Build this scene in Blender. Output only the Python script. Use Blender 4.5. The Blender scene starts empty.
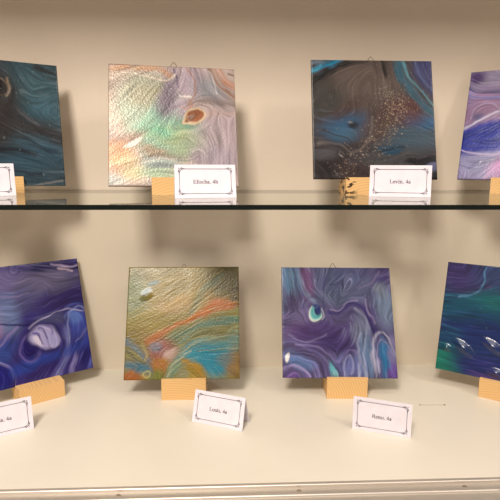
import bpy, bmesh, math, random
import numpy as np
from mathutils import Matrix, Vector
random.seed(4)
SC = bpy.context.scene
COL = SC.collection
PI = math.pi

# ------------------------------------------------------------------ helpers
def lin(c):
    r = []
    for x in c[:3]:
        x = x / 255.0
        r.append(x / 12.92 if x <= 0.04045 else ((x + 0.055) / 1.055) ** 2.4)
    return r + [1.0]

def link(name, me, mat, parent=None):
    o = bpy.data.objects.new(name, me)
    COL.objects.link(o)
    for m in (mat if isinstance(mat, (list, tuple)) else [mat]):
        me.materials.append(m)
    if parent:
        o.parent = parent
    return o

def from_bm(name, bm, mat, parent=None, smooth=False):
    bmesh.ops.recalc_face_normals(bm, faces=bm.faces)
    me = bpy.data.meshes.new(name)
    bm.to_mesh(me); bm.free()
    if smooth:
        for p in me.polygons: p.use_smooth = True
    return link(name, me, mat, parent)

def add_box(bm, lo, hi, bevel=0.0, seg=2):
    vs = [bm.verts.new((x, y, z)) for x in (lo[0], hi[0]) for y in (lo[1], hi[1]) for z in (lo[2], hi[2])]
    fs = [(0, 1, 3, 2), (4, 6, 7, 5), (0, 4, 5, 1), (2, 3, 7, 6), (0, 2, 6, 4), (1, 5, 7, 3)]
    faces = [bm.faces.new([vs[i] for i in f]) for f in fs]
    if bevel:
        es = list({e for f in faces for e in f.edges})
        bmesh.ops.bevel(bm, geom=es, offset=bevel, segments=seg, affect='EDGES', profile=0.5)

def add_prism(bm, poly, x0, x1):
    """poly: list of (y, z), extruded along x"""
    a = [bm.verts.new((x0, y, z)) for y, z in poly]
    b = [bm.verts.new((x1, y, z)) for y, z in poly]
    n = len(poly)
    bm.faces.new(a); bm.faces.new(b[::-1])
    for i in range(n):
        j = (i + 1) % n
        bm.faces.new((a[i], b[i], b[j], a[j]))

def add_tube(bm, pts, r, seg=8):
    pts = [Vector(p) for p in pts]
    rings = []
    for i, p in enumerate(pts):
        d = (pts[min(i + 1, len(pts) - 1)] - pts[max(i - 1, 0)]).normalized()
        a = d.cross(Vector((0.13, 1, 0.21))).normalized(); b = d.cross(a)
        rings.append([bm.verts.new(p + r * (math.cos(2 * PI * k / seg) * a + math.sin(2 * PI * k / seg) * b)) for k in range(seg)])
    for A, B in zip(rings, rings[1:]):
        for k in range(seg):
            bm.faces.new((A[k], A[(k + 1) % seg], B[(k + 1) % seg], B[k]))
    bm.faces.new(rings[0][::-1]); bm.faces.new(rings[-1])

def thing(name, label, cat, group=None, loc=(0, 0, 0), mat=None):
    o = bpy.data.objects.new(name, None)
    o.empty_display_size = 0.03
    COL.objects.link(o)
    if mat is not None:
        o.matrix_world = mat
    else:
        o.location = loc
    o['label'] = label; o['category'] = cat
    if group: o['group'] = group
    return o

# ------------------------------------------------------------------ node builder
class NB:
    def __init__(self, name):
        self.m = bpy.data.materials.new(name); self.m.use_nodes = True
        self.t = self.m.node_tree; self.t.nodes.clear()
        self.out = self.t.nodes.new('ShaderNodeOutputMaterial')
    def n(self, ty, **kw):
        x = self.t.nodes.new(ty)
        for k, v in kw.items(): setattr(x, k, v)
        return x
    def put(self, sock, val):
        if isinstance(val, bpy.types.NodeSocket): self.t.links.new(val, sock)
        else: sock.default_value = val
    def math(self, op, a, b=0.0, clamp=False):
        x = self.n('ShaderNodeMath', operation=op, use_clamp=clamp)
        self.put(x.inputs[0], a); self.put(x.inputs[1], b)
        return x.outputs[0]
    def vmath(self, op, a, b=None, scale=None):
        x = self.n('ShaderNodeVectorMath', operation=op)
        self.put(x.inputs[0], a)
        if b is not None: self.put(x.inputs[1], b)
        if scale is not None: self.put(x.inputs['Scale'], scale)
        return x.outputs['Value'] if op in ('LENGTH', 'DOT_PRODUCT', 'DISTANCE') else x.outputs['Vector']
    def smooth(self, v, a, b, lo=0.0, hi=1.0, kind='SMOOTHSTEP'):
        x = self.n('ShaderNodeMapRange', interpolation_type=kind)
        self.put(x.inputs['Value'], v)
        x.inputs['From Min'].default_value = a; x.inputs['From Max'].default_value = b
        x.inputs['To Min'].default_value = lo; x.inputs['To Max'].default_value = hi
        return x.outputs['Result']
    def noise(self, vec, scale, detail=2.0, rough=0.5, dist=0.0, out=0):
        x = self.n('ShaderNodeTexNoise', noise_dimensions='3D')
        self.put(x.inputs['Vector'], vec)
        x.inputs['Scale'].default_value = scale; x.inputs['Detail'].default_value = detail
        x.inputs['Roughness'].default_value = rough; x.inputs['Distortion'].default_value = dist
        return x.outputs[out]
    def mix(self, fac, a, b):
        x = self.n('ShaderNodeMix', data_type='RGBA')
        self.put(x.inputs[0], fac); self.put(x.inputs[6], a); self.put(x.inputs[7], b)
        return x.outputs[2]
    def bsdf(self, color, rough=0.5, metal=0.0, spec=0.5, normal=None, coat=0.0, coat_rough=0.1):
        x = self.n('ShaderNodeBsdfPrincipled')
        self.put(x.inputs['Base Color'], color); self.put(x.inputs['Roughness'], rough)
        self.put(x.inputs['Metallic'], metal); x.inputs['Specular IOR Level'].default_value = spec
        x.inputs['Coat Weight'].default_value = coat; x.inputs['Coat Roughness'].default_value = coat_rough
        if normal is not None:
            self.t.links.new(normal, x.inputs['Normal'])
            self.t.links.new(normal, x.inputs['Coat Normal'])
        self.t.links.new(x.outputs[0], self.out.inputs['Surface'])
        return x
    def bump(self, height, strength, dist, normal=None):
        x = self.n('ShaderNodeBump')
        x.inputs['Strength'].default_value = strength; x.inputs['Distance'].default_value = dist
        self.t.links.new(height, x.inputs['Height'])
        if normal is not None: self.t.links.new(normal, x.inputs['Normal'])
        return x.outputs[0]

# ------------------------------------------------------------------ plain materials
def mat_board(name, rgb, rough, mott=0.03, bump=0.02):
    b = NB(name)
    co = b.n('ShaderNodeTexCoord').outputs['Object']
    f = b.noise(co, 7.0, 4.0)
    c = b.mix(f, lin([x * (1 - mott) for x in rgb]), lin([min(255, x * (1 + mott)) for x in rgb]))
    nz = b.noise(co, 900.0, 2.0)
    b.bsdf(c, rough, 0, 0.4, b.bump(nz, bump, 0.001))
    return b.m
M_BACK = mat_board('cream_back_panel', (225, 212, 195), 0.65)
M_SHELF = mat_board('cream_laminate', (224, 218, 205), 0.42)

def mat_alu():
    b = NB('brushed_aluminium')
    co = b.n('ShaderNodeTexCoord').outputs['Object']
    mp = b.n('ShaderNodeMapping'); b.put(mp.inputs['Vector'], co); mp.inputs['Scale'].default_value = (3, 900, 900)
    f = b.noise(mp.outputs[0], 1.0, 3.0)
    c = b.mix(f, lin((190, 182, 172)), lin((226, 219, 210)))
    b.bsdf(c, b.smooth(f, 0, 1, .38, .55, 'LINEAR'), 0.7, 0.5)
    return b.m
M_ALU = mat_alu()
def mat_simple(name, rgb, rough, metal=0.0, spec=0.5):
    b = NB(name)
    co = b.n('ShaderNodeTexCoord').outputs['Object']
    f = b.noise(co, 60.0, 2.0)
    b.bsdf(b.mix(f, lin([x * .95 for x in rgb]), lin([min(255, x * 1.05) for x in rgb])), rough, metal, spec)
    return b.m
M_SCREW = mat_simple('zinc_screw', (165, 152, 134), 0.45, 0.6)
M_WIRE = mat_simple('hanger_wire', (120, 105, 88), 0.35, 0.9)
M_CARD = mat_simple('white_card', (232, 227, 237), 0.7, 0, 0.3)
M_INK = mat_simple('black_ink', (66, 58, 76), 0.7, 0, 0.2)
M_PENCIL = mat_simple('pencil_grey', (168, 148, 128), 0.8, 0, 0.2)
M_PENCIL2 = mat_simple('pencil_dark', (112, 92, 78), 0.8, 0, 0.2)
M_RIM = mat_simple('board_rim', (96, 80, 66), 0.7, 0, 0.3)
M_EDGE = mat_simple('green_glass_edge', (6, 17, 13), 0.25, 0, 0.4)

def mat_glass():
    b = NB('clear_glass')
    tr = b.n('ShaderNodeBsdfTransparent'); tr.inputs[0].default_value = (0.95, 0.975, 0.96, 1)
    gl = b.n('ShaderNodeBsdfGlossy'); gl.inputs['Roughness'].default_value = 0.02
    gl.inputs['Color'].default_value = (0.95, 0.97, 0.96, 1)
    fr = b.n('ShaderNodeFresnel'); fr.inputs['IOR'].default_value = 1.5
    geo = b.n('ShaderNodeNewGeometry')
    fac = b.math('MULTIPLY', fr.outputs[0], b.math('SUBTRACT', 1.0, geo.outputs['Backfacing']))
    mx = b.n('ShaderNodeMixShader')
    b.put(mx.inputs[0], fac); b.put(mx.inputs[1], tr.outputs[0]); b.put(mx.inputs[2], gl.outputs[0])
    b.t.links.new(mx.outputs[0], b.out.inputs['Surface'])
    return b.m
M_GLASS = mat_glass()

def mat_wood(name, seed, base=(234, 194, 136), dark=(214, 168, 108), bark=False, ring=(0.0, -0.09)):
    b = NB(name)
    co = b.n('ShaderNodeTexCoord').outputs['Object']
    # growth rings around an axis that runs front to back: end grain on the front face
    w = b.noise(co, 25.0, 2.0, out=1)
    p = b.vmath('ADD', co, b.vmath('SCALE', b.vmath('SUBTRACT', w, (.5, .5, .5)), scale=0.006))
    p = b.vmath('MULTIPLY', b.vmath('SUBTRACT', p, (ring[0], 0, ring[1])), (1, 0.06, 1))
    r = b.vmath('LENGTH', p)
    s = b.math('FRACT', b.math('MULTIPLY', r, 230.0))
    band = b.smooth(s, 0.25, 0.9)
    fib = b.noise(b.vmath('MULTIPLY', co, (500, 60, 500)), 1.0, 3.0)
    f = b.math('ADD', b.math('MULTIPLY', band, 0.55), b.math('MULTIPLY', fib, 0.25))
    c = b.mix(f, lin(base), lin(dark))
    if bark:
        k = b.noise(b.vmath('ADD', b.vmath('MULTIPLY', co, (80, 80, 130)), (seed, 0, 0)), 1.0, 2.0)
        side = b.n('ShaderNodeSeparateXYZ'); b.put(side.inputs[0], co)
        msk = b.math('MULTIPLY', b.smooth(k, .53, .6), b.smooth(side.outputs[0], -0.012, -0.026))
        c = b.mix(msk, c, lin((62, 40, 22)))
    b.bsdf(c, 0.55, 0, 0.35, b.bump(f, 0.15, 0.0006))
    return b.m

# ------------------------------------------------------------------ poured-paint materials
# The pattern of each poured painting is worked out here point by point on the board's own grid (u to the right,
# t downwards) and handed to its node material as a colour attribute; relief of the paint is real geometry plus bump.
NG = 230
def _hash(ix, iy, k):
    h = (ix * 374761393 + iy * 668265263 + int(k * 1000) * 974634777) & 0xFFFFFFFF
    h = ((h ^ (h >> 13)) * 1274126177) & 0xFFFFFFFF
    return ((h ^ (h >> 16)) & 0xFFFF) / 65535.0
def vnoise(x, y, k):
    ix, iy = np.floor(x).astype(np.int64), np.floor(y).astype(np.int64)
    fx, fy = x - ix, y - iy
    def g(i, j):
        an = _hash(ix + i, iy + j, k) * 2 * PI
        return np.cos(an) * (fx - i) + np.sin(an) * (fy - j)
    sx, sy = fx ** 3 * (fx * (fx * 6 - 15) + 10), fy ** 3 * (fy * (fy * 6 - 15) + 10)
    a = g(0, 0) * (1 - sx) + g(1, 0) * sx
    b = g(0, 1) * (1 - sx) + g(1, 1) * sx
    return (a * (1 - sy) + b * sy) * 1.4
def fbm(x, y, k, octv=3):
    r, am = 0, 1.0
    for o in range(octv):
        r = r + am * vnoise(x * 2 ** o, y * 2 ** o, k + o * 3.1); am *= .5
    return r
def sstep(v, a, b):
    x = np.clip((v - a) / (b - a), 0, 1)
    return x * x * (3 - 2 * x)
ART = {}
def bil(im, x, y):
    """sample an image at fractional pixel positions"""
    n = im.shape[0]
    x = np.clip(x, 0, n - 1.001); y = np.clip(y, 0, n - 1.001)
    i, j = x.astype(int), y.astype(int); fx, fy = x - i, y - j
    if im.ndim == 3: fx, fy = fx[..., None], fy[..., None]
    return (im[j, i] * (1 - fx) + im[j, i + 1] * fx) * (1 - fy) + (im[j + 1, i] * (1 - fx) + im[j + 1, i + 1] * fx) * fy
def smear(im, vx, vy, steps, stepw=1.0):
    """average an image along the flow lines"""
    n = im.shape[0]
    gx, gy = np.meshgrid(np.arange(n, dtype=float), np.arange(n, dtype=float))
    acc = im * 1.0; tot = 1.0
    for sg in (1, -1):
        x, y = gx.copy(), gy.copy(); px, py = vx * sg, vy * sg
        for k in range(steps):
            cx, cy = bil(vx, x, y), bil(vy, x, y)
            fl = np.where(cx * px + cy * py < 0, -1, 1); px, py = cx * fl, cy * fl
            x = x + px * stepw; y = y + py * stepw
            w = 1 - (k + 1) / (steps + 1)
            acc = acc + bil(im, x, y) * w; tot += w
    return acc / tot
def paint(name, base, ops, seed, gain=1.0, warp=0.03, warp_scale=3.0, fine=0.006, rough=0.3, metal=0.0, spec=0.3,
          streak=0.7, comb=.026, hue=.3, bump=0.2, bump_scale=55.0, big=0.15, dents=(), coat=0.0, contrast=0.62, flow=(), sat=1.0):
    rg = np.random.RandomState(int(seed * 100))
    ax = np.linspace(0, 1, NG)
    u, t = np.meshgrid(ax, ax)
    wu = fbm(u * warp_scale, t * warp_scale, seed) * warp + fbm(u * 11, t * 11, seed + 9) * fine
    wt = fbm(u * warp_scale, t * warp_scale, seed + 5) * warp + fbm(u * 11, t * 11, seed + 14) * fine
    qu, qt = u + wu, t + wt
    def L(c): return np.array(lin([min(255, x) for x in c])[:3])
    def ell(x, y, o):
        an = -math.radians(o[4]); dx, dy = x - o[0], y - o[1]
        return np.hypot((dx * math.cos(an) + dy * math.sin(an)) / o[2], (-dx * math.sin(an) + dy * math.cos(an)) / o[3])
    def curve(pts, sub=4):
        Q = [pts[0]] + list(pts) + [pts[-1]]; S = []
        for i in range(1, len(Q) - 2):
            for k in range(sub):
                k = k / sub
                a, p0, p1, c_ = Q[i - 1], Q[i], Q[i + 1], Q[i + 2]
                S.append([0.5 * (2 * p0[j] + (p1[j] - a[j]) * k + (2 * a[j] - 5 * p0[j] + 4 * p1[j] - c_[j]) * k * k + (3 * p0[j] - a[j] - 3 * p1[j] + c_[j]) * k ** 3) for j in (0, 1)])
        return S + [list(pts[-1])]
    # direction of the pour: along the poured lines, round the rings, a slow swirl elsewhere
    na = fbm(u * 1.7, t * 1.7, seed + 60, 2)
    gy_, gx_ = np.gradient(na)
    th = np.arctan2(gx_, -gy_)
    C2, S2 = .25 * np.cos(2 * th), .25 * np.sin(2 * th)
    def chain(pts, tangents=False):
        S = curve(pts); d = np.full(u.shape, 9.0); tx = np.zeros(u.shape)
        for A, B in zip(S, S[1:]):
            bx, by = B[0] - A[0], B[1] - A[1]
            h = np.clip(((qu - A[0]) * bx + (qt - A[1]) * by) / max(1e-9, bx * bx + by * by), 0, 1)
            e = np.hypot(qu - A[0] - h * bx, qt - A[1] - h * by)
            if tangents: tx = np.where(e < d, math.atan2(by, bx), tx)
            d = np.minimum(d, e)
        return (d, tx) if tangents else d
    for o in list(ops) + [('f', f) for f in flow]:
        if o[0] in 'lf':
            d, tx = chain(o[1], True)
            w = np.exp(-(d / (.07 if o[0] == 'l' else .13)) ** 2 / 2) * (1 if o[0] == 'l' else 1.4)
        elif o[0] == 'r' or (o[0] == 'b' and o[7] <= .3):
            e = ell(qu, qt, o[1:6]); gy2, gx2 = np.gradient(e); tx = np.arctan2(gx2, -gy2)
            w = np.exp(-((e - 1) * min(o[3], o[4]) / .05) ** 2 / 2) * 1.2
        else:
            continue
        C2 = C2 + w * np.cos(2 * tx); S2 = S2 + w * np.sin(2 * tx)
    th = np.arctan2(S2, C2) / 2
    vx, vy = np.cos(th), np.sin(th)
    def fibre(cells, steps):
        z = rg.rand(NG, NG)
        for _ in range(cells): z = (z + np.roll(z, 1, 0) + np.roll(z, 1, 1) + np.roll(np.roll(z, 1, 0), 1, 1)) / 4
        z = smear(z, vx, vy, steps); z = z - z.mean()
        return np.clip(z / (z.std() * 2.2), -1, 1)
    n1, n2 = fibre(2, 26), fibre(9, 34)
    col = np.zeros(u.shape + (3,)) + L(base)
    def run(ops, col):
        for o in ops:
            if o[0] == 'b':
                f = o[8] * (1 - sstep(ell(qu, qt, o[1:6]), max(0, 1 - o[7]), 1 + o[7])); c = o[6]
            elif o[0] == 'r':
                f = o[8] * (1 - sstep(np.abs(ell(qu, qt, o[1:6]) - 1), 0, o[7])); c = o[6]
            elif o[0] == 'l':
                wv = o[2] * (1 + .5 * fbm(u * 5, t * 5, seed + 31, 2))
                f = o[4] * (1 - sstep(chain(o[1]) / np.maximum(wv, .003), .0, 1.1)); c = o[3]
            elif o[0] == 's':
                # spatter: droplets thrown along a path (path, spread, colour, opacity, count, largest radius)
                S = curve(o[1], 8); f = np.zeros(u.shape); c = o[3]
                for _ in range(o[5]):
                    p0 = S[rg.randint(len(S))]; cx, cy = p0[0] + rg.randn() * o[2], p0[1] + rg.randn() * o[2]
                    rr = o[6] * (.35 + .65 * rg.rand() ** 3); i0 = int(cx * (NG - 1)); j0 = int(cy * (NG - 1)); k = int(rr * NG) + 2
                    sl = (slice(max(0, j0 - k), max(0, j0 + k + 1)), slice(max(0, i0 - k), max(0, i0 + k + 1)))
                    if u[sl].size == 0: continue
                    an = rg.rand() * PI; q = 1 + 1.2 * rg.rand()
                    dx, dy = u[sl] - cx, t[sl] - cy
                    dd = np.hypot((dx * math.cos(an) + dy * math.sin(an)) / q, -dx * math.sin(an) + dy * math.cos(an))
                    f[sl] = np.maximum(f[sl], o[4] * (.4 + .6 * rg.rand()) * (1 - sstep(dd, rr * .4, rr)))
            col = col * (1 - f[..., None]) + L(c) * f[..., None]
        return col
    crisp = [o for o in ops if o[0] == 'b' and o[7] <= .3 or o[0] == 'r' and o[7] > .135 or o[0] == 'l' and o[2] <= .024]
    col = run([o for o in ops if o[0] != 's' and o not in crisp], col)
    # the pour drags neighbouring colours into each other: comb across the flow, then smear along it
    gx, gy = np.meshgrid(np.arange(NG, dtype=float), np.arange(NG, dtype=float))
    am = comb * NG * (.7 * n2 + .45 * n1)
    col = bil(col, gx - vy * am, gy + vx * am)
    col = smear(col, vx, vy, 5)
    if hue:
        far = bil(col, gx - vy * NG * .11 + vx * 4, gy + vx * NG * .11)
        m = hue * sstep(n1 * .7 + n2 * .6, .2, .9); col = col * (1 - m[..., None]) + far * m[..., None]
    col = run(crisp, col)
    k = contrast * streak
    col = col * (1 + k * (.55 * n1 + .45 * n2))[..., None]
    hi = k * .45 * sstep(n1, .45, 1.0)
    col = col + hi[..., None] * (np.sqrt(np.clip(col, 0, 1)) * .8 - col)
    col = run([o for o in ops if o[0] == 's'], col) * gain
    gr = (col @ np.array([.3, .59, .11]))[..., None]; col = np.clip(gr + (col - gr) * sat, 0, 1)
    rel = big * .0007 * fbm(u * 8, t * 8, seed + 50, 2) + .00010 * n1 * streak
    for d in dents:
        rel = rel + d[5] * .0014 * (1 - sstep(ell(u, t, d[:5]), 0, 1))
    ART[name] = (np.clip(col, 0, 1), rel)
    b = NB(name)
    at = b.n('ShaderNodeAttribute', attribute_name='paint'); co = b.n('ShaderNodeTexCoord').outputs['Object']
    n1 = b.noise(co, bump_scale * 5, 2.0, 0.55)
    n2 = b.noise(co, 40.0, 3.0)
    b.bsdf(at.outputs['Color'], b.smooth(n2, .3, .7, rough * .85, rough * 1.15, 'LINEAR'), metal, spec, b.bump(n1, min(1.0, bump), 0.0012), coat, 0.18)
    return b.m

def shift(ops, du, dt):
    r = []
    for o in ops:
        o = list(o)
        if o[0] in 'br': o[1] += du; o[2] += dt
        else: o[1] = [(a + du, b + dt) for a, b in o[1]]
        r.append(tuple(o))
    return r
P = {}
P['u1'] = paint('paint_teal_black', (42, 76, 90), [
    ('b', .80, .32, .30, .26, 0, (50, 96, 112), .6, 1), ('b', .86, .43, .14, .10, 20, (56, 110, 132), .7, .8),
    ('b', .45, .35, .25, .40, 0, (52, 47, 48), .35, 1),
    ('l', [(.42, .15), (.55, .38), (.72, .52), (1.0, .62)], .13, (54, 50, 53), .95),
    ('b', .72, .80, .35, .14, 8, (44, 84, 106), .7, .9), ('b', .90, .93, .2, .08, 0, (52, 80, 98), .6, .8),
    ('l', [(.45, .70), (.65, .70), (.80, .76)], .035, (28, 32, 42), .9), ('l', [(.42, .82), (.6, .88), (.8, .9)], .02, (32, 44, 58), .8),
    ('b', .56, .17, .035, .06, -20, (16, 14, 18), .5, 1), ('b', .45, .27, .035, .05, 0, (14, 13, 16), .5, 1),
    ('r', .55, .20, .06, .09, -20, (120, 100, 80), .16, .55), ('l', [(.63, .12), (.62, .22), (.60, .27)], .012, (150, 125, 95), .7),
    ('l', [(.82, .02), (.92, .06), (1.0, .07)], .03, (30, 30, 36), .9), ('l', [(.70, .22), (.78, .27), (.90, .24)], .010, (96, 130, 138), .6),
    ('l', [(.55, .975), (.75, .985), (.98, .965)], .014, (150, 146, 140), .6),
    ('s', [(.6, .1), (.8, .3), (.9, .75)], .16, (128, 150, 156), .6, 70, .008)], 1.3, gain=.68, sat=.8, contrast=.8, rough=.28, bump=.2, big=.12)
P['u2'] = paint('paint_pearl_pastel', (203, 185, 178), [
    ('b', .12, .20, .26, .24, 0, (190, 168, 150), .6, .9), ('b', .08, .45, .14, .16, 0, (222, 192, 172), .6, .9),
    ('b', .34, .42, .22, .27, 20, (138, 196, 168), .7, 1), ('b', .20, .36, .13, .14, 0, (196, 208, 186), .6, .8),
    ('b', .30, .24, .18, .10, 10, (192, 182, 150), .7, .8), ('b', .5, .6, .3, .12, 5, (150, 200, 170), .7, .9),
    ('b', .62, .66, .18, .12, 0, (168, 192, 152), .7, .9), ('b', .45, .57, .16, .06, 0, (184, 190, 128), .7, .7),
    ('b', .40, .56, .12, .05, 0, (100, 188, 156), .7, .8), ('b', .62, .48, .1, .05, -10, (108, 170, 134), .7, .9),
    ('b', .46, .24, .065, .20, -10, (116, 102, 122), .6, .95), ('b', .43, .34, .08, .08, 0, (132, 116, 134), .6, .7), ('b', .62, .14, .14, .16, 0, (186, 168, 186), .6, .9),
    ('b', .56, .36, .08, .08, 0, (182, 164, 182), .6, .9), ('b', .80, .20, .13, .10, -20, (152, 156, 166), .7, .9),
    ('b', .87, .58, .20, .28, 0, (194, 176, 184), .6, .9), ('b', .84, .78, .16, .12, 0, (182, 168, 184), .6, .9),
    ('l', [(.62, .33), (.80, .28), (1, .31)], .05, (146, 128, 126), .8), ('l', [(.70, .45), (.82, .38), (1, .40)], .03, (206, 172, 158), .6),
    ('l', [(.84, .0), (.90, .1), (1, .16)], .035, (200, 138, 104), .9), ('l', [(.78, .0), (.84, .12), (1, .24)], .02, (164, 118, 88), .8),
    ('l', [(.94, .04), (1, .07)], .02, (120, 96, 84), .8), ('l', [(.78, .03), (.85, .22)], .010, (214, 212, 220), .9),
    ('l', [(.62, .0), (.66, .12), (.67, .25), (.60, .34)], .010, (176, 120, 90), .7),
    ('l', [(.52, .01), (.54, .18)], .014, (122, 108, 138), .9),
    ('l', [(.54, .26), (.65, .26)], .012, (238, 234, 226), .9), ('l', [(.54, .35), (.60, .37), (.65, .32)], .010, (196, 130, 100), .8),
    ('b', .665, .415, .098, .066, 18, (232, 206, 170), .12, 1), ('b', .595, .455, .05, .022, 38, (226, 200, 166), .2, 1), ('b', .669, .413, .080, .050, 18, (164, 92, 42), .16, 1), ('b', .61, .447, .04, .014, 36, (172, 112, 66), .25, 1),
    ('b', .635, .43, .03, .014, 30, (150, 128, 118), .3, .8),
    ('l', [(.02, .035), (.35, .025), (.48, .06)], .03, (206, 152, 104), .8), ('l', [(.05, .10), (.2, .08), (.42, .12), (.52, .05)], .011, (236, 222, 202), .85),
    ('b', .14, .63, .15, .05, 20, (166, 130, 112), .5, .85), ('b', .17, .665, .085, .022, 35, (244, 236, 226), .3, 1),
    ('b', .07, .77, .12, .11, 0, (228, 166, 112), .7, .95), ('b', .19, .87, .10, .09, 0, (238, 218, 166), .7, .9),
    ('b', .38, .72, .18, .04, -15, (176, 142, 112), .6, .8), ('b', .40, .80, .16, .06, 5, (150, 166, 166), .6, .95),
    ('b', .40, .89, .18, .06, 0, (178, 208, 172), .6, .9), ('l', [(.28, .80), (.42, .755), (.52, .77)], .011, (224, 222, 210), .8),
    ('b', .04, .95, .08, .05, 0, (196, 206, 198), .6, .7), ('b', .70, .77, .08, .06, 0, (170, 156, 168), .6, .9),
    ('l', [(.64, .72), (.70, .70), (.74, .76)], .010, (224, 214, 212), .6)], 2.1, gain=.64, sat=1.0, rough=.32, metal=.08, spec=.45, bump=.42, flow=([(0, .6), (.2, .4), (.45, .1)], [(0, .35), (.3, .05)], [(.2, .6), (.35, .4), (.42, .2)], [(.75, 1), (.82, .72), (.74, .52)], [(1, .5), (.95, .75), (.98, 1)], [(.0, .85), (.2, .78), (.5, .80)]), bump_scale=62, big=.10)
P['u3'] = paint('paint_galaxy_black', (60, 55, 58), [
    ('b', .42, .20, .34, .22, 0, (104, 93, 88), .7, 1), ('b', .10, .38, .16, .22, 0, (70, 70, 68), .6, .8),
    ('b', .25, .42, .2, .05, 25, (84, 66, 62), .7, .7),
    ('b', .28, .56, .2, .10, 10, (66, 98, 132), .7, .95), ('b', .27, .63, .12, .06, 0, (78, 112, 138), .7, .8),
    ('b', .90, .53, .18, .06, -8, (50, 96, 138), .6, 1), ('b', .80, .66, .26, .09, 0, (74, 98, 116), .7, .85),
    ('b', .78, .44, .16, .11, 0, (94, 58, 58), .7, .85), ('b', .55, .55, .2, .12, 35, (88, 72, 66), .7, .8),
    ('b', .60, .84, .24, .10, 0, (78, 80, 84), .7, .7), ('b', .30, .93, .2, .08, 0, (62, 50, 50), .6, .8),
    ('l', [(.0, .22), (.14, .10), (.30, .02), (.45, -.02)], .05, (16, 17, 22), .95),
    ('l', [(-.02, .14), (.1, .06), (.26, -.02)], .045, (56, 138, 178), 1), ('l', [(-.02, .03), (.1, .0)], .03, (122, 140, 156), .9),
    ('l', [(.0, .12), (.1, .05)], .012, (110, 176, 200), .8),
    ('b', 1.0, .10, .16, .22, 25, (62, 66, 112), .5, .95),
    ('l', [(.70, .0), (.76, .22), (.88, .38), (1.02, .46)], .05, (62, 108, 130), .85), ('l', [(.74, .02), (.82, .2), (1.02, .42)], .016, (112, 160, 174), .8),
    ('l', [(.84, .0), (.92, .18), (1.02, .28)], .018, (96, 108, 150), .6),
    ('l', [(.61, .0), (.62, .12)], .03, (28, 24, 26), .9),
    ('l', [(.04, .70), (.2, .72), (.34, .78), (.46, .66), (.5, .48)], .020, (120, 112, 110), .7),
    ('l', [(.08, .60), (.25, .66), (.36, .74)], .012, (54, 48, 50), .8),
    ('b', .33, .54, .05, .03, 0, (24, 22, 26), .5, .9), ('b', .30, .52, .015, .012, 0, (190, 190, 190), .5, .8),
    ('b', .62, .74, .12, .028, -4, (46, 80, 104), .4, .9), ('l', [(.53, .745), (.62, .73), (.74, .74)], .012, (24, 30, 40), .8),
    ('b', .88, .845, .15, .035, 4, (16, 16, 24), .3, 1), ('b', .93, .90, .10, .025, -6, (112, 116, 152), .4, .9), ('b', .99, .97, .04, .05, 0, (16, 16, 22), .4, 1),
    ('b', .10, .92, .12, .06, -20, (28, 24, 26), .5, .9), ('b', .18, .85, .10, .05, 25, (40, 34, 36), .5, .8), ('b', .10, .80, .1, .05, 0, (96, 96, 102), .6, .7),
    ('b', .23, .82, .012, .012, 0, (200, 200, 200), .5, .8), ('b', .2, .97, .012, .01, 0, (190, 195, 200), .5, .8),
    ('s', [(.22, .95), (.45, .75), (.62, .52), (.72, .42), (.68, .3)], .065, (196, 176, 160), .8, 620, .0062), ('s', [(.5, .7), (.72, .42), (.68, .36)], .05, (226, 208, 184), .8, 160, .006), ('s', [(.55, .38), (.66, .12)], .07, (170, 150, 140), .6, 90, .007),
    ('s', [(.1, .4), (.5, .5), (.9, .6)], .22, (150, 150, 160), .5, 120, .007)], 3.4, gain=.64, sat=1.2, contrast=.42, rough=.3, bump=.15, big=.08)
P['u4'] = paint('paint_lilac_blue', (122, 112, 152), [
    ('b', .25, .08, .3, .10, 0, (136, 130, 154), .6, .9), ('b', .06, .07, .08, .06, 0, (74, 58, 104), .5, .95),
    ('l', [(.0, .15), (.13, .21), (.45, .14)], .028, (52, 56, 124), .95), ('l', [(.0, .22), (.2, .26), (.5, .2)], .02, (112, 116, 170), .8),
    ('b', .18, .40, .26, .17, 25, (138, 112, 142), .6, .95), ('l', [(.06, .46), (.08, .36), (.18, .30), (.28, .36), (.24, .46), (.12, .52)], .016, (166, 150, 184), .7), ('b', .12, .44, .06, .04, 0, (72, 76, 122), .6, .8),
    ('l', [(.3, .28), (.36, .38), (.28, .50)], .03, (112, 88, 128), .7),
    ('b', .36, .60, .55, .14, 10, (22, 38, 138), .25, 1), ('b', .52, .5, .14, .08, 20, (86, 120, 196), .6, .8), ('b', .1, .66, .18, .03, 0, (26, 38, 120), .5, .8),
    ('l', [(-.02, .56), (.16, .47), (.32, .34), (.5, .20)], .016, (192, 190, 216), .95),
    ('b', .14, .84, .22, .14, 0, (136, 136, 172), .6, .95), ('b', .40, .86, .16, .10, 20, (186, 134, 184), .6, .95), ('b', .2, .72, .2, .04, -15, (166, 160, 198), .6, .8),
    ('l', [(.0, .72), (.2, .78), (.45, .72)], .014, (190, 180, 212), .7), ('l', [(.2, .98), (.3, .88), (.5, .82)], .014, (198, 160, 200), .7),
    ('b', .5, 1.0, .14, .08, 0, (60, 58, 122), .4, .95)], 4.2, gain=.92, sat=1.15, rough=.25, bump=.12, big=.12, dents=((.13, .87, .07, .016, 40, .9),))
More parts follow.
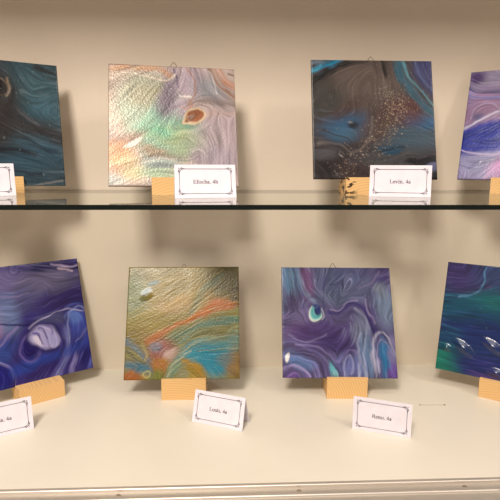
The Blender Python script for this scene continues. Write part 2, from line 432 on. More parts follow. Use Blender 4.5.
P['l1'] = paint('paint_indigo_flower', (52, 44, 112), shift([
    ('b', .62, .17, .35, .12, 4, (98, 92, 124), .6, .95), ('b', .26, .12, .16, .10, 0, (116, 104, 158), .6, .9), ('b', .45, .3, .18, .1, 0, (86, 84, 132), .6, .8),
    ('b', .80, .34, .28, .09, 6, (48, 36, 92), .6, .95), ('b', .12, .42, .12, .18, 0, (190, 144, 188), .6, .95), ('b', .30, .42, .10, .15, 0, (112, 128, 176), .7, .85),
    ('l', [(.55, .02), (.75, .05), (1.02, .06)], .04, (34, 30, 82), .95), ('l', [(.72, .03), (.84, .07), (.94, .05)], .014, (178, 160, 200), .9), ('l', [(.78, .09), (.9, .10)], .012, (196, 174, 196), .8),
    ('l', [(.1, .22), (.35, .26), (.5, .24)], .01, (140, 128, 176), .6),
    ('l', [(.2, .46), (.38, .5), (.55, .56), (.66, .6)], .02, (36, 32, 92), .9),
    ('l', [(.46, .56), (.58, .50), (.80, .44), (1.02, .54)], .011, (160, 152, 188), .85), ('b', .66, .52, .14, .06, 0, (74, 74, 112), .6, .8),
    ('l', [(.0, .78), (.18, .66), (.36, .52)], .022, (132, 118, 176), .75), ('b', .2, .72, .14, .09, 40, (52, 74, 150), .6, .85),
    ('b', .45, .715, .065, .085, 0, (28, 18, 88), .3, 1), ('r', .45, .72, .085, .105, 0, (98, 84, 150), .2, .6),
    ('b', .57, .655, .145, .115, -15, (40, 32, 92), .2, .9), ('b', .57, .65, .115, .082, -15, (168, 160, 208), .25, 1), ('b', .64, .68, .06, .05, 0, (160, 154, 206), .25, 1), ('b', .52, .67, .03, .05, 30, (196, 188, 212), .3, .9),
    ('l', [(.49, .60), (.53, .62), (.55, .70)], .012, (84, 72, 140), .9), ('l', [(.54, .585), (.575, .60), (.59, .66)], .010, (96, 84, 152), .9), ('l', [(.60, .575), (.63, .60), (.64, .64)], .010, (104, 92, 158), .8),
    ('b', .52, .9, .18, .1, 0, (42, 32, 96), .6, .85),
    ('b', .88, .59, .10, .15, 10, (60, 72, 158), .6, .9), ('b', .84, .53, .05, .07, 10, (92, 120, 188), .6, .8), ('l', [(.77, .72), (.78, .52), (.84, .44), (.92, .46), (.99, .6), (1.0, .75)], .016, (128, 134, 192), .8), ('l', [(.82, .74), (.90, .70), (.96, .60)], .012, (110, 110, 176), .7),
    ('l', [(.76, .62), (.74, .80), (.62, 1.02)], .045, (108, 112, 172), .9), ('l', [(.88, .75), (.80, .88), (.74, 1.0)], .030, (134, 126, 186), .85), ('l', [(.70, .70), (.68, .85), (.56, 1.0)], .02, (58, 52, 120), .9),
    ('b', .90, .86, .07, .13, 15, (38, 34, 102), .4, .95), ('l', [(.98, .55), (1.0, .8), (.93, .98)], .03, (92, 100, 176), .7),
    ('b', .10, .93, .17, .17, 0, (30, 30, 112), .12, 1), ('r', .10, .93, .185, .19, 0, (150, 140, 190), .05, .9), ('b', .12, .9, 1, .05, 10, (40, 62, 150), .6, .8)], .055, 0),
    5.5, gain=.9, rough=.22, bump=.12, big=.10)
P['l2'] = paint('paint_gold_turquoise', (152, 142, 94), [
    ('b', .35, .22, .48, .32, 12, (172, 150, 96), .6, 1), ('b', .07, .32, .12, .26, 0, (146, 152, 116), .6, .9), ('b', .4, .35, .2, .06, 25, (214, 180, 132), .7, .8), ('b', .2, .5, .2, .10, 0, (172, 152, 86), .6, .9),
    ('b', .88, .12, .18, .18, 0, (104, 92, 54), .6, .95), ('b', .99, .24, .06, .12, 0, (74, 60, 40), .6, .8),
    ('l', [(.55, .40), (.68, .24), (.86, .05)], .05, (104, 120, 96), .6), ('l', [(.58, .3), (.72, .12), (.85, .02)], .010, (180, 166, 116), .8),
    ('b', .08, .62, .16, .10, 0, (146, 124, 58), .6, .9), ('b', .42, .64, .24, .07, 15, (122, 124, 74), .6, .9),
    ('l', [(.22, .66), (.42, .54), (.62, .44), (.92, .33)], .050, (206, 124, 64), .85), ('b', .84, .36, .13, .06, 8, (206, 132, 92), .6, .85), ('l', [(.38, .55), (.55, .46), (.72, .41)], .014, (222, 138, 72), .8),
    ('l', [(.30, .58), (.5, .46), (.66, .36)], .010, (214, 186, 132), .7),
    ('l', [(.42, .66), (.60, .55), (.80, .50), (1.02, .52)], .055, (102, 138, 124), .9), ('b', .62, .64, .28, .05, 12, (124, 128, 84), .6, .8),
    ('b', .80, .70, .28, .07, 8, (108, 152, 150), .6, .9), ('b', .74, .84, .25, .14, 0, (58, 146, 172), .5, 1), ('b', .58, .80, .12, .05, 20, (84, 160, 180), .6, .9),
    ('l', [(.46, .82), (.60, .70), (.78, .64), (1.02, .56)], .012, (176, 182, 152), .85), ('l', [(.44, .74), (.62, .64), (.8, .62)], .010, (182, 178, 132), .7), ('l', [(.80, .73), (1.02, .72)], .009, (186, 194, 176), .7), ('l', [(.62, .76), (.85, .73)], .012, (120, 134, 110), .8),
    ('b', .97, .86, .09, .13, 0, (154, 122, 76), .6, .9), ('b', .86, .82, .07, .05, 0, (122, 136, 136), .6, .8),
    ('l', [(.0, .66), (.12, .74), (.2, .84), (.26, 1.0)], .05, (112, 138, 154), .9), ('l', [(.16, .68), (.20, .78), (.17, .84)], .018, (196, 178, 128), .8), ('l', [(.02, .76), (.16, .86)], .02, (94, 96, 62), .9),
    ('b', .31, .76, .10, .11, -35, (160, 96, 88), .5, .95), ('b', .27, .73, .045, .04, 0, (120, 130, 148), .6, .9), ('b', .37, .80, .055, .055, -30, (222, 190, 184), .5, 1),
    ('b', .30, .90, .09, .07, 0, (182, 124, 48), .5, .95), ('b', .27, .97, .06, .05, 0, (122, 128, 62), .5, .9), ('b', .44, .92, .10, .05, 35, (140, 164, 140), .5, .9), ('l', [(.38, .98), (.46, .86), (.56, .78)], .012, (196, 196, 170), .8),
    ('b', .10, .89, .12, .05, -15, (62, 114, 138), .5, .95), ('b', .06, .98, .08, .06, 0, (172, 106, 58), .5, .95), ('r', .18, .95, .03, .03, 0, (206, 196, 144), .4, .9), ('b', .185, .235, .055, .022, 30, (228, 238, 244), .25, .95), ('b', .24, .17, .05, .02, 30, (150, 176, 190), .5, .8),  # the pale blue-white spot near the upper left is a glint painted into the colour
    ('b', .60, .95, .10, .08, -30, (168, 142, 62), .5, .95), ('l', [(.50, .86), (.60, .90), (.70, 1.0)], .02, (190, 150, 74), .8), ('b', .52, .97, .05, .05, 0, (150, 150, 120), .5, .9)],
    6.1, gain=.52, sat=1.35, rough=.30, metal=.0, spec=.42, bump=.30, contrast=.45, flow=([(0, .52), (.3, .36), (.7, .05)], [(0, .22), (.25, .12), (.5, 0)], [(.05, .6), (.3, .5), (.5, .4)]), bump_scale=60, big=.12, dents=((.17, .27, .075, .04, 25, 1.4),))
P['l3'] = paint('paint_violet_swirl', (84, 77, 118), [
    ('b', .52, .12, .28, .16, 0, (80, 86, 122), .6, .9), ('b', .68, .22, .16, .12, 0, (90, 94, 130), .6, .9), ('b', .48, .28, .16, .07, 0, (84, 92, 122), .6, .8),
    ('b', .07, .10, .10, .16, 10, (84, 118, 154), .6, .9), ('b', .24, .14, .05, .18, 5, (108, 72, 120), .5, .9), ('b', .09, .32, .06, .10, -10, (52, 36, 78), .5, .9), ('b', .02, .36, .03, .1, 0, (78, 84, 122), .5, .7),
    ('l', [(.16, .0), (.20, .20), (.28, .32), (.36, .44)], .028, (132, 148, 182), .75), ('l', [(.10, .0), (.13, .12), (.12, .25)], .02, (70, 80, 116), .8),
    ('b', .18, .58, .16, .10, 8, (94, 66, 120), .6, .85), ('b', .36, .62, .26, .12, 0, (68, 50, 104), .6, .9), ('b', .5, .72, .2, .07, 0, (60, 46, 100), .6, .85), ('b', .2, .45, .12, .05, 10, (112, 100, 146), .6, .7),
    ('l', [(.42, .06), (.39, .22), (.38, .42)], .010, (58, 56, 100), .8), ('l', [(.42, .40), (.5, .415), (.58, .36), (.66, .34), (.76, .43), (.82, .58)], .024, (58, 48, 108), .9),
    ('l', [(.44, .375), (.52, .385), (.60, .325), (.68, .315)], .013, (140, 130, 172), .8), ('l', [(.66, .38), (.74, .46), (.76, .6)], .018, (136, 140, 168), .7),
    ('l', [(.45, .17), (.52, .15), (.57, .2)], .008, (56, 54, 94), .8), ('r', .60, .17, .026, .06, -20, (144, 148, 186), .3, .7),
    ('l', [(.70, .20), (.82, .16), (.90, .05)], .016, (136, 122, 164), .6), ('l', [(1.02, .07), (.90, .12), (.84, .22), (.86, .32), (.80, .45), (.86, .60)], .030, (58, 46, 104), .9), ('l', [(.77, .30), (.76, .40), (.83, .5)], .012, (146, 134, 174), .7),
    ('b', .93, .36, .09, .17, 0, (118, 134, 162), .6, .9), ('b', .9, .22, .06, .06, 0, (122, 128, 146), .6, .8), ('b', .98, .03, .1, .05, 0, (60, 48, 98), .5, .8),
    ('b', .70, .58, .08, .14, 0, (116, 122, 150), .6, .85), ('b', .74, .82, .07, .2, 0, (104, 128, 164), .6, .9), ('b', .60, .90, .12, .10, 0, (98, 104, 156), .6, .85), ('l', [(.54, 1.0), (.55, .88), (.60, .80), (.64, .88), (.60, .98)], .016, (140, 144, 188), .8), ('l', [(.66, 1.0), (.69, .85), (.66, .70), (.70, .60)], .016, (150, 156, 186), .7), ('l', [(.73, 1.0), (.72, .82), (.74, .66)], .014, (160, 164, 190), .6),
    ('b', .885, .82, .045, .17, 0, (54, 112, 160), .6, .95), ('l', [(.80, 1.02), (.80, .74), (.83, .62), (.88, .585), (.93, .64), (.965, .76), (1.02, .84)], .022, (164, 162, 190), .9), ('l', [(.83, .95), (.83, .76), (.86, .66), (.90, .68)], .012, (140, 134, 170), .8), ('b', .97, .78, .05, .16, 0, (128, 124, 166), .5, .8), ('b', .96, .95, .05, .08, 0, (104, 78, 152), .5, .9), ('b', .80, .85, .015, .12, 0, (166, 170, 196), .5, .7),
    ('b', .15, .84, .14, .06, -20, (96, 118, 168), .5, .95), ('r', .10, 1.0, .14, .12, 0, (152, 142, 188), .12, .9), ('r', .10, 1.0, .22, .2, 0, (122, 116, 172), .08, .8), ('b', .08, .99, .07, .06, 0, (98, 72, 138), .5, .9),
    ('l', [(.05, .62), (.2, .68), (.4, .62)], .014, (122, 116, 158), .6), ('l', [(.1, .70), (.28, .72), (.40, .80), (.50, .89), (.60, .76), (.68, .80)], .013, (126, 114, 166), .7),
    ('b', .44, .93, .035, .055, 20, (96, 166, 182), .5, .95), ('b', .46, .98, .04, .03, 0, (128, 176, 184), .5, .8),
    ('b', .305, .430, .056, .064, 10, (212, 222, 218), .14, 1), ('b', .308, .418, .046, .056, 10, (96, 164, 170), .2, 1), ('b', .325, .395, .030, .042, 15, (34, 42, 104), .3, 1), ('b', .30, .37, .03, .02, 0, (70, 80, 130), .3, 1), ('b', .28, .41, .015, .03, 0, (90, 140, 160), .4, .9), ('l', [(.36, .38), (.38, .44), (.36, .48)], .009, (184, 184, 206), .8),
    ('b', .045, .81, .017, .045, -18, (226, 226, 228), .3, 1)],
    7.7, gain=.84, sat=1.1, contrast=.8, rough=.27, bump=.12, big=.06)
P['l4'] = paint('paint_deep_ocean', (20, 58, 106), [
    ('b', .12, .12, .2, .17, 0, (70, 54, 118), .6, .95), ('b', .55, .10, .3, .14, 0, (58, 72, 120), .6, .9), ('b', .48, .33, .34, .11, 3, (24, 108, 114), .7, .95), ('b', .16, .42, .24, .10, 0, (18, 86, 116), .6, .9),
    ('b', .4, .46, .3, .05, 3, (18, 74, 112), .6, .8), ('b', .4, .64, .5, .14, -4, (24, 46, 112), .5, .95), ('b', .08, .68, .12, .1, 0, (16, 70, 110), .6, .8),
    ('b', .07, .92, .13, .12, 0, (18, 132, 108), .6, .95), ('b', .45, .90, .3, .10, 0, (34, 42, 112), .6, .9), ('b', .42, .98, .14, .04, 0, (70, 52, 118), .6, .8), ('l', [(.0, .55), (.3, .57), (.7, .55)], .012, (34, 56, 122), .7),
    ('l', [(.12, .30), (.23, .275), (.30, .18), (.33, .02)], .016, (84, 134, 180), .9), ('b', .36, .17, .02, .012, 0, (96, 70, 130), .5, .8),
    ('s', [(.2, .3), (.6, .4), (.9, .4)], .12, (70, 150, 160), .5, 70, .007)],
    8.8, gain=.74, flow=([(0, .36), (.5, .32), (1, .34)], [(0, .14), (.2, .14), (.28, 0)], [(0, .5), (1, .5)], [(0, .82), (.5, .86), (1, .8)], [(.5, .1), (1, .12)]), rough=.2, coat=.7,  bump=.22, big=.10, streak=.8,
    dents=((.22, .765, .15, .055, -35, 3.6), (.46, .71, .15, .055, -30, 3.6), (.50, .93, .10, .05, -10, 3.4), (.075, .79, .06, .045, -28, 2.4)))

# ------------------------------------------------------------------ the display cabinet
ZG = 0.3471            # top face of the glass shelf
FRONT = -0.3674        # front of the bottom board
X0, X1 = -1.25, 1.35
cab = thing('display_cabinet', 'cream display cabinet with an aluminium track along its bottom front edge', 'cabinet')
bm = bmesh.new(); add_box(bm, (X0, 0, -0.03), (X1, 0.018, 0.88)); from_bm('back_panel', bm, M_BACK, cab)
bm = bmesh.new(); add_box(bm, (X0, FRONT, -0.03), (X1, 0, 0.0)); from_bm('bottom_board', bm, M_SHELF, cab)
bm = bmesh.new(); add_box(bm, (X0, -0.37, 0.838), (X1, 0, 0.88)); from_bm('top_board', bm, M_BACK, cab)
for xa, xb in ((X0 - 0.018, X0), (X1, X1 + 0.018)):
    bm = bmesh.new(); add_box(bm, (xa, FRONT, -0.03), (xb, 0.018, 0.88)); from_bm('side_panel', bm, M_BACK, cab)
F = FRONT - 0.0012
prof = [(F, -0.03), (F, 0.0008), (F - 0.0008, 0.0014), (F - 0.0054, 0.0014), (F - 0.0062, 0.0006), (F - 0.0062, -0.0034), (F - 0.0185, -0.0034),
        (F - 0.0185, 0.0004), (F - 0.0192, 0.0014), (F - 0.0250, 0.0014), (F - 0.0258, 0.0006), (F - 0.0262, -0.0012), (F - 0.0420, -0.0014),
        (F - 0.0428, -0.0022), (F - 0.0428, -0.03)]
bm = bmesh.new(); add_prism(bm, prof, X0, X1); track = from_bm('sliding_door_track', bm, M_ALU, cab)
for sx in (-0.133, 0.088, 0.297):
    bm = bmesh.new()
    bmesh.ops.create_cone(bm, cap_ends=True, segments=20, radius1=0.0034, radius2=0.0025, depth=0.0012, matrix=Matrix.Translation((sx, F - 0.0122, -0.0028)))
    add_box(bm, (sx - 0.0017, F - 0.0125, -0.0023), (sx + 0.0017, F - 0.0119, -0.0020))
    from_bm('screw', bm, M_SCREW, track)
bm = bmesh.new()
add_prism(bm, [(-0.0005, 0), (0.0003, 0), (0.0003, 0.00015), (-0.0005, 0.00015)], 0, 0.0434)
pm = from_bm('pencil_mark', bm, M_PENCIL, cab); pm.location = (0.3187, -0.1692, 0.0001); pm.rotation_euler = (0, 0, -0.038)
pm['label'] = 'thin faint pencil line with a dot at each end'
for dx, rr in ((0.0012, 0.0011), (0.0428, 0.0016)):
    bm = bmesh.new(); bmesh.ops.create_cone(bm, cap_ends=True, segments=14, radius1=rr, radius2=rr, depth=0.0003, matrix=Matrix.Translation((dx, 0, 0.00022)))
    from_bm('dot', bm, M_PENCIL2, pm)

# glass shelf: clear faces, dark green cut edges
gx0, gx1, gy0, gy1 = X0 + 0.0005, X1 - 0.0005, -0.3440, -0.0006
bm = bmesh.new(); add_box(bm, (gx0, gy0, ZG - 0.006), (gx1, gy1, ZG))
bm.normal_update()
for f in bm.faces: f.material_index = 0 if abs(f.normal.z) > .5 else 1
me_ = from_bm('glass_shelf', bm, [M_GLASS, M_EDGE])
me_['label'] = 'clear glass shelf with a dark green front edge under the upper row of paintings'; me_['category'] = 'shelf'

# ------------------------------------------------------------------ paintings on wooden blocks
T = 0.004     # board thickness
def panel(mat, w, h, parent):
    col, rel = ART[mat.name.split('.')[0]]
    n = NG; vs, fs, cl = [], [], []
    for j in range(n):
        for i in range(n):
            e = min(i, j, n - 1 - i, n - 1 - j)
            vs.append(((i / (n - 1) - .5) * w, (.0006 if e == 0 else .00018 if e == 1 else 0) - (rel[j, i] if e > 1 else 0), (1 - j / (n - 1)) * h))
            cl.append(col[j, i])
    for j in range(n - 1):
        for i in range(n - 1):
            a = j * n + i; fs.append((a, a + n, a + n + 1, a + 1))
    nf = len(fs)
    ring = [i for i in range(n)] + [j * n + n - 1 for j in range(1, n)] + [(n - 1) * n + i for i in range(n - 2, -1, -1)] + [j * n for j in range(n - 2, 0, -1)]
    k0 = len(vs)
    for r_ in ring: vs.append((vs[r_][0], T, vs[r_][2])); cl.append(cl[r_])
    m = len(ring)
    for k in range(m):
        k2 = (k + 1) % m; fs.append((ring[k], ring[k2], k0 + k2, k0 + k))
    fs.append(tuple(range(k0, k0 + m)))
    me = bpy.data.meshes.new('painted_panel'); me.from_pydata(vs, [], fs)
    ca = me.color_attributes.new('paint', 'FLOAT_COLOR', 'POINT')
    ca.data.foreach_set('color', np.concatenate([np.array(cl), np.ones((len(cl), 1))], 1).astype(np.float32).ravel())
    mi = np.zeros(len(fs), np.int32); mi[nf:] = 1
    o = link('painted_panel', me, [mat, M_RIM], parent)
    me.polygons.foreach_set('material_index', mi)
    sm = np.ones(len(fs), bool); sm[nf:] = False; me.polygons.foreach_set('use_smooth', sm)
    me.update()
    return o

def hanger(parent, x, h, big=1.0):
    bm = bmesh.new()
    s = 0.008 * big
    pts = [(-s * .95, T + .0006, h - .006), (-s * .7, T + .0006, h + .002), (-s * .18, T + .0002, h + .0085 * big), (0, T, h + .0096 * big),
           (s * .18, T + .0002, h + .0085 * big), (s * .7, T + .0006, h + .002), (s * .95, T + .0006, h - .006)]
    add_tube(bm, [(p[0] + x, p[1] + .0003, p[2]) for p in pts], 0.00045, 8)
    add_box(bm, (x - s, T, h - .012), (x + s, T + .0012, h - .004))
    return from_bm('wire_hanger', bm, M_WIRE, parent, False)

# name: base x, y, z, yaw, lean, roll, width, height, lip in front, block height, block from/to along the width
PT = {
 'u1': (-0.3568, -0.1275, 0.3595, 0.4676, 0.1824, -0.0111, 0.200, 0.1997, .0070, .0270, -.041, .0356),
 'u2': (-0.0797, -0.1504, 0.3605, 0.1351, 0.3324, -0.0108, 0.200, 0.2000, .0060, .0270, -.0355, .038),
 'u3': (0.2381, -0.1376, 0.3720, -0.0081, 0.2862, -0.0006, 0.200, 0.1998, .0108, .0275, -.0500, .0180),
 'u4': (0.4832, -0.1279, 0.3705, -0.5990, 0.3448, 0.0001, 0.200, 0.1997, .0107, .0270, -.0450, .036),
 'l1': (-0.3231, -0.1255, 0.0315, 0.6140, 0.2746, 0.0020, 0.200, 0.2001, .0120, .0345, -.0321, .0405),
 'l2': (-0.0789, -0.1119, 0.0262, 0.0057, 0.4392, -0.0025, 0.2005, 0.2006, .0200, .0345, -.0342, .0403),
 'l3': (0.1970, -0.1179, 0.0268, -0.0463, 0.4677, -0.0024, 0.2011, 0.2000, .0190, .0330, -.0230, .0459),
 'l4': (0.4627, -0.1375, 0.0257, -0.6334, 0.2412, 0.0016, 0.200, 0.1978, .0190, .0325, -.0229, .052),
}
LABEL = {
 'u1': 'dark teal and black poured painting turned inward at the left end of the glass shelf',
 'u2': 'pearly pastel poured painting with a brown teardrop spot on the glass shelf',
 'u3': 'black and grey speckled poured painting with blue upper corners on the glass shelf',
 'u4': 'lilac and royal blue poured painting at the right end of the glass shelf',
 'l1': 'indigo poured painting with a pale lavender flower blot on the bottom board',
 'l2': 'gold, orange and turquoise poured painting on the bottom board',
 'l3': 'slate violet swirled poured painting with a small teal eye spot on the bottom board',
 'l4': 'deep blue and sea green poured painting with white glints on the bottom board',
}
BLABEL = {
 'u1': 'small wooden block holding the dark teal painting on the glass shelf',
 'u2': 'small plain wooden block holding the pastel painting on the glass shelf',
 'u3': 'small wooden block with dark bark knots holding the black speckled painting',
 'u4': 'small wooden block holding the lilac and royal blue painting on the glass shelf',
 'l1': 'small wooden block turned at an angle under the indigo flower blot painting',
 'l2': 'small wooden block with fine grain under the gold and turquoise painting',
 'l3': 'small wooden block with curved grain under the slate violet painting',
 'l4': 'small wooden block under the deep blue and sea green painting',
}
DEPTH = 0.052
NEAR = {'l1': (1.012, .0255), 'l2': (.977, .0050), 'l3': (.977, .0050), 'l4': (.985, .0075)}
for i, (k, (x, y, z, yaw, lean, roll, w, h, lip, hb, b0, b1)) in enumerate(PT.items()):
    if k in NEAR:
        s0, lip = NEAR[k]
        x, y, z = x * s0, -.94314 + (y + .94314) * s0, .39466 + (z - .39466) * s0
        w, h = w * s0, h * s0
        hb = z + .0018
    Rz = Matrix.Rotation(yaw, 4, 'Z')
    M = Matrix.Translation((x, y, z)) @ Rz @ Matrix.Rotation(-lean, 4, 'X') @ Matrix.Rotation(-roll, 4, 'Y')
    p = thing('poured_painting', LABEL[k], 'painting', 'poured paintings in the cabinet', mat=M)
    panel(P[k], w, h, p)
    if k == 'u2': hanger(p, 0.002, h)
    if k == 'u3': hanger(p, 0.0, h, .9)
    if k == 'l2': hanger(p, 0.0, h, .7)
    if k == 'l3': hanger(p, -0.004, h, .95)
    # block with a slanted groove
    zs = ZG if k[0] == 'u' else 0.0
    e = hb - (z - zs)
    s_, c_ = math.sin(lean), math.cos(lean)
    up = Vector((s_, c_)); nb = Vector((c_, -s_))       # (y, z) along the panel and towards its back
    gap = .0003
    def groove(q):                                       # walk up the groove wall to the block's top
        t = (hb - q[1]) / up[1]
        return (q[0] + up[0] * t, hb)
    bot_f = Vector((lip, hb - e)) - nb * gap - up * (gap + abs(roll) * .047)
    bot_b = bot_f + nb * (T + 2 * gap)
    poly = [(0, 0), (0, hb), groove(bot_f), tuple(bot_f), tuple(bot_b), groove(bot_b), (DEPTH, hb), (DEPTH, 0)]
    base = Vector((x, y, 0)) + Vector((math.sin(yaw), -math.cos(yaw), 0)) * lip
    base.z = zs + 0.0001
    ax = Vector((math.cos(yaw), math.sin(yaw), 0)); mid = (b0 + b1) / 2
    bm = bmesh.new(); add_prism(bm, poly, -(b1 - b0) / 2, (b1 - b0) / 2)
    hard = [ed for ed in bm.edges if len(ed.link_faces) == 2 and abs(ed.calc_face_angle(0)) > 1.2
            and all(abs(v.co.y) < 1e-6 or abs(v.co.y - DEPTH) < 1e-6 for v in ed.verts)]
    bmesh.ops.bevel(bm, geom=hard, offset=0.0006, segments=1, affect='EDGES')
    ring = {'l2': (-.02, -.20), 'l3': (-.10, -.02), 'l1': (.05, -.03), 'l4': (0, -.12)}.get(k, (.03, -.15))
    wm = mat_wood('pine_block', i * 7.3, bark=(k == 'u3'), ring=ring)
    blk = from_bm('wooden_block', bm, wm)
    blk.matrix_world = Matrix.Translation(base + ax * mid) @ Rz
    blk['label'] = BLABEL[k]; blk['category'] = 'block'; blk['group'] = 'wooden blocks holding the paintings'

# ------------------------------------------------------------------ lettering for the cards (serif strokes, em units)
def strip(bm, pts, wds, m):
    """ribbon of varying width through 2-D points, mapped by m to 3-D"""
    pts = [Vector(p) for p in pts]
    if not isinstance(wds, (list, tuple)): wds = [wds] * len(pts)
    L, R = [], []
    for i, p in enumerate(pts):
        d = pts[min(i + 1, len(pts) - 1)] - pts[max(i - 1, 0)]
        if d.length < 1e-9: d = Vector((1, 0))
        d.normalize(); n = Vector((-d.y, d.x)) * wds[i] / 2
        L.append(bm.verts.new(m(p + n))); R.append(bm.verts.new(m(p - n)))
    for i in range(len(pts) - 1):
        bm.faces.new((L[i], R[i], R[i + 1], L[i + 1]))
ST, HR = .105, .045
def arc(cx, cy, rx, ry, a0, a1, n=18, thick=ST, hair=HR):
    P_, W_ = [], []
    for i in range(n + 1):
        a = math.radians(a0 + (a1 - a0) * i / n)
        P_.append((cx + rx * math.cos(a), cy + ry * math.sin(a)))
        W_.append(hair + (thick - hair) * abs(math.cos(a)) ** 1.3)
    return P_, W_
def stem(x, y0, y1, top=True, bot=True, s=.1):
    r = [([(x, y0), (x, y1)], ST)]
    if bot: r.append(([(x - s, y0 + .018), (x + s, y0 + .018)], HR))
    if top: r.append(([(x - s, y1 - .018), (x + ST / 2, y1 - .018)], HR))
    return r
XH, CH, AS = .45, .66, .68
G = {
 'E': (.61, stem(.14, 0, CH) + [([(.14, CH - .02), (.54, CH - .02)], HR), ([(.14, .34), (.42, .34)], HR), ([(.14, .02), (.56, .02)], HR),
       ([(.535, CH), (.535, .5)], .035), ([(.42, .43), (.42, .25)], .035), ([(.56, 0), (.58, .17)], .035)]),
 'L': (.61, stem(.16, 0, CH) + [([(.1, CH - .018), (.28, CH - .018)], HR), ([(.14, .02), (.55, .02)], HR), ([(.55, 0), (.58, .18)], .04)]),
 'R': (.667, stem(.15, 0, CH) + [([(.15, CH - .02), (.32, CH - .02)], HR), arc(.32, .495, .19, .148, 90, -90), ([(.15, .345), (.34, .345)], HR),
       ([(.33, .34), (.56, .02)], ST), ([(.5, .018), (.66, .018)], HR)]),
 'l': (.28, stem(.14, 0, AS)), 'i': (.28, stem(.14, 0, XH) + [([(.085, .6), (.195, .6)], .11)]),
 's': (.39, [([(.32, .36), (.27, .425), (.19, .44), (.1, .41), (.075, .34), (.12, .275), (.22, .225), (.31, .175), (.33, .1), (.27, .03), (.17, .008), (.09, .03), (.055, .12)],
       [.04, .05, .05, .05, .07, .09, .1, .09, .07, .05, .05, .05, .04])]),
 'c': (.44, [arc(.24, .225, .18, .215, 40, 320)]), 'e': (.44, [arc(.23, .225, .175, .215, 0, 325), ([(.07, .24), (.4, .24)], HR)]),
 'o': (.5, [arc(.25, .225, .19, .212, 0, 360, 26)]),
 'h': (.5, stem(.12, 0, AS) + [arc(.25, .29, .125, .145, 170, 0), ([(.375, 0), (.375, .3)], ST), ([(.29, .018), (.47, .018)], HR)]),
 'n': (.5, stem(.12, 0, XH) + [arc(.25, .29, .125, .145, 170, 0), ([(.375, 0), (.375, .3)], ST), ([(.29, .018), (.47, .018)], HR)]),
 'u': (.5, [([(.12, .15), (.12, XH)], ST), ([(.03, XH - .018), (.17, XH - .018)], HR), arc(.25, .16, .13, .145, 180, 360), ([(.38, 0), (.38, XH)], ST), ([(.28, XH - .018), (.43, XH - .018)], HR), ([(.38, .018), (.48, .018)], HR)]),
 'v': (.5, [([(.08, XH), (.26, 0)], ST), ([(.26, 0), (.42, XH)], HR), ([(.0, XH - .018), (.17, XH - .018)], HR), ([(.34, XH - .018), (.49, XH - .018)], HR)]),
 'a': (.44, [arc(.19, .12, .125, .112, 0, 360, 20), ([(.3, .08), (.3, .33)], ST), arc(.19, .33, .11, .105, 0, 165), ([(.3, .06), (.35, .02), (.42, .06)], HR)]),
 'b': (.5, [([(.12, 0), (.12, AS)], ST), ([(.02, AS - .018), (.17, AS - .018)], HR), arc(.27, .225, .165, .21, 150, -150)]),
 '4': (.5, [([(.32, 0), (.32, .66)], ST), ([(.32, .64), (.04, .2)], HR), ([(.03, .185), (.47, .185)], .07)]),
 ',': (.25, [([(.07, .05), (.18, .05)], .1), ([(.165, .05), (.15, -.04), (.09, -.12)], [.05, .045, .02])]),
 ' ': (.25, []),
}
def lettering(bm, text, em, cx, cy, m):
    wd = sum(G[c][0] for c in text)
    x = cx - wd * em / 2
    for c in text:
        adv, st = G[c]
        for pts, w in st:
            ww = [q * em for q in w] if isinstance(w, (list, tuple)) else w * em
            strip(bm, [(x + px * em, cy + py * em) for px, py in pts], ww, m)
        x += adv * em

def border(bm, w, h, m):
    """thin frame with cut corners and a scroll with leaves in each corner"""
    ix, iy, cut = w / 2 - .0068, .0062, .0066
    y0, y1 = iy, h - iy
    t = .00055
    strip(bm, [(-ix + cut, y0), (ix - cut, y0)], t, m); strip(bm, [(-ix + cut, y1), (ix - cut, y1)], t, m)
    strip(bm, [(-ix, y0 + cut), (-ix, y1 - cut)], t, m); strip(bm, [(ix, y0 + cut), (ix, y1 - cut)], t, m)
    for sx in (-1, 1):
        for sy in (-1, 1):
            X, Y = sx * ix, (y1 if sy > 0 else y0)
            def c(a, b): return (X - sx * a, Y - sy * b)
            # concave quarter joining the two lines
            strip(bm, [c(cut * (1 - math.cos(q)), cut * (1 - math.sin(q))) for q in [PI / 2 * k / 8 for k in range(9)]], t * .8, m)
            # two scrolls and a small leaf towards the corner
            for sw in (0, 1):
                pts, wd = [], []
                for k in range(15):
                    a = k / 14 * 1.55 * 2 * PI; r = .0017 * (1 - .72 * k / 14)
                    q = (.0034 + r * math.cos(a + 2.4), -.0006 + r * math.sin(a + 2.4) * .8)
                    pts.append(c(*(q if sw == 0 else q[::-1]))); wd.append(  .0005 - .0002 * k / 14)
                strip(bm, pts, wd, m)
            strip(bm, [c(.0012, .0012), c(.0, .0), c(-.0014, -.0014)], [.0003, .0010, .0003], m)
            strip(bm, [c(.0045, .0), c(.0062, -.0003), c(.0090, .0)], [.0011, .0008, .0003], m)
            strip(bm, [c(.0, .0045), c(-.0003, .0062), c(.0, .0090)], [.0011, .0008, .0003], m)

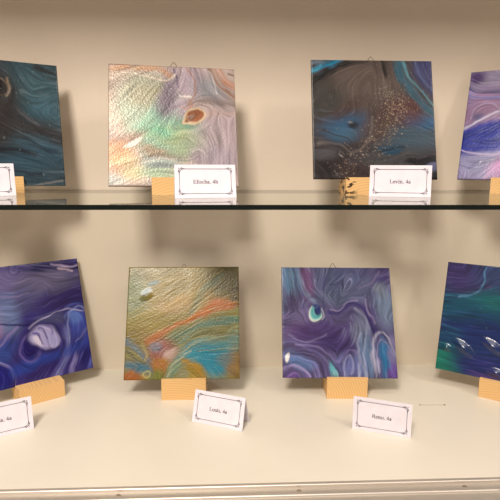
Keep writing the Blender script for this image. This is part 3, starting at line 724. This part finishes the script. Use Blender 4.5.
# name: x, y, z, yaw, lean, w, h, text, em
CT = {
 'u1': (-0.3520, -0.1920, ZG, 0.500, .20, .0880, .0480, None, 0),
 'u2': (-0.0290, -0.2220, ZG, 0.150, .26, .0870, .0480, 'Elischa, 4b', .0080),
 'u3': (0.2570, -0.1980, ZG, -0.290, .14, .0885, .0470, 'Levin, 4a', .0081),
 'l1': (-0.3290, -0.2425, 0, 0.500, .20, .0850, .0495, 'Lena, 4a', .0081),
 'l2': (-0.0170, -0.2260, 0, -0.414, .30, .0845, .0490, 'Louis, 4a', .0080),
 'l3': (0.2280, -0.2560, 0, -0.377, .06, .0847, .0515, 'Reno, 4a', .0080),
}
CLABEL = {
 'u1': 'white bordered name card in front of the dark teal painting on the glass shelf',
 'u2': 'white bordered name card in front of the pearly pastel painting',
 'u3': 'white bordered name card in front of the black speckled painting',
 'l1': 'white bordered name card in front of the indigo flower blot painting',
 'l2': 'white bordered name card beside the block of the gold and turquoise painting',
 'l3': 'white bordered name card in front of the slate violet painting',
}
for k, (x, y, z, yaw, lean, w, h, text, em) in CT.items():
    t = thing('place_card', CLABEL[k], 'name card', 'folded name cards', mat=Matrix.Translation((x, y, z + .0002)) @ Matrix.Rotation(yaw, 4, 'Z'))
    th = .0004
    s_, c_ = math.sin(lean), math.cos(lean)
    yb = s_ * h; zt = c_ * h                       # fold line
    lb = max(lean, .22) + .04
    back_foot = yb + zt * math.tan(lb)
    # one folded sheet: front leaf and back leaf share the fold
    outer = [(0, 0), (yb, zt), (back_foot, 0)]
    inner = [(back_foot - th * 1.2, 0), (yb + .00002, zt - th * 2.2), (th * 1.05, 0)]
    bm = bmesh.new()
    n = 10
    rows = []
    for i in range(n + 1):
        xx = -w / 2 + w * i / n
        bow = .0006 * (1 - (2 * i / n - 1) ** 2)      # the leaves bow very slightly
        rows.append([bm.verts.new((xx, yy - (bow if j in (0, 5) else -bow if j in (2, 3) else 0) * 0.5, zz)) for j, (yy, zz) in enumerate(outer + inner)])
    for A, B in zip(rows, rows[1:]):
        for j in range(6):
            j2 = (j + 1) % 6
            bm.faces.new((A[j], B[j], B[j2], A[j2]))
    bm.faces.new([v for v in rows[0]]); bm.faces.new(rows[-1][::-1])
    bmesh.ops.triangulate(bm, faces=[f for f in bm.faces if len(f.verts) > 4])
    from_bm('folded_sheet', bm, M_CARD, t)
    off = .0005
    m = lambda p: (p[0], p[1] * s_ - c_ * off, p[1] * c_ + s_ * off)
    bm = bmesh.new(); border(bm, w, h, m)
    from_bm('printed_border', bm, M_INK, t)
    if text:
        bm = bmesh.new(); lettering(bm, text, em, 0, h * .43, m)
        from_bm('name_lettering', bm, M_INK, t)

# ------------------------------------------------------------------ light: ceiling lamps of the room in front of the cabinet
def lamp(name, loc, target, power, size, col):
    L = bpy.data.lights.new(name, 'AREA'); L.energy = power; L.shape = 'RECTANGLE'; L.size, L.size_y = size; L.color = col
    o = bpy.data.objects.new(name, L); COL.objects.link(o); o.location = loc
    d = Vector(target) - Vector(loc); o.rotation_euler = d.to_track_quat('-Z', 'Y').to_euler()
    return o
WARM = (1.0, 0.89, 0.785)
lamp('ceiling_lamp', (-0.45, -1.70, 1.75), (0.0, 0, 0.25), 41, (0.45, 0.45), WARM)
lamp('ceiling_lamp', (1.55, -1.60, 1.85), (0.2, 0, 0.2), 11, (0.28, 0.28), WARM)
lamp('ceiling_lamp', (0.10, -1.05, 2.20), (0.05, -0.2, 0.0), 16, (1.6, 0.7), WARM)
W = bpy.data.worlds.new('room'); SC.world = W; W.use_nodes = True
bg = W.node_tree.nodes['Background']; bg.inputs[0].default_value = (1.0, 0.82, 0.69, 1); bg.inputs[1].default_value = 0.34

# ------------------------------------------------------------------ camera
yaw, pitch, roll = 0.04622, 0.16817, 0.0038
f = Vector((math.sin(yaw) * math.cos(pitch), math.cos(yaw) * math.cos(pitch), -math.sin(pitch)))
r = Vector((math.cos(yaw), -math.sin(yaw), 0)); u = r.cross(f)
r2 = r * math.cos(roll) + u * math.sin(roll); u2 = -r * math.sin(roll) + u * math.cos(roll)
cam = bpy.data.cameras.new('camera'); co = bpy.data.objects.new('camera', cam); COL.objects.link(co)
M = Matrix.Identity(4)
for i in range(3):
    M[i][0] = r2[i]; M[i][1] = u2[i]; M[i][2] = -f[i]
M[0][3], M[1][3], M[2][3] = 0.0, -0.94314, 0.39466
co.matrix_world = M
cam.sensor_width = 36; cam.lens = 505.7 / 500 * 36; cam.clip_start = 0.01
SC.camera = co

SC.view_settings.view_transform = 'Standard'; SC.view_settings.look = 'None'
SC.view_settings.gamma = 1; SC.view_settings.use_curve_mapping = False
SC.view_settings.exposure = 0.0
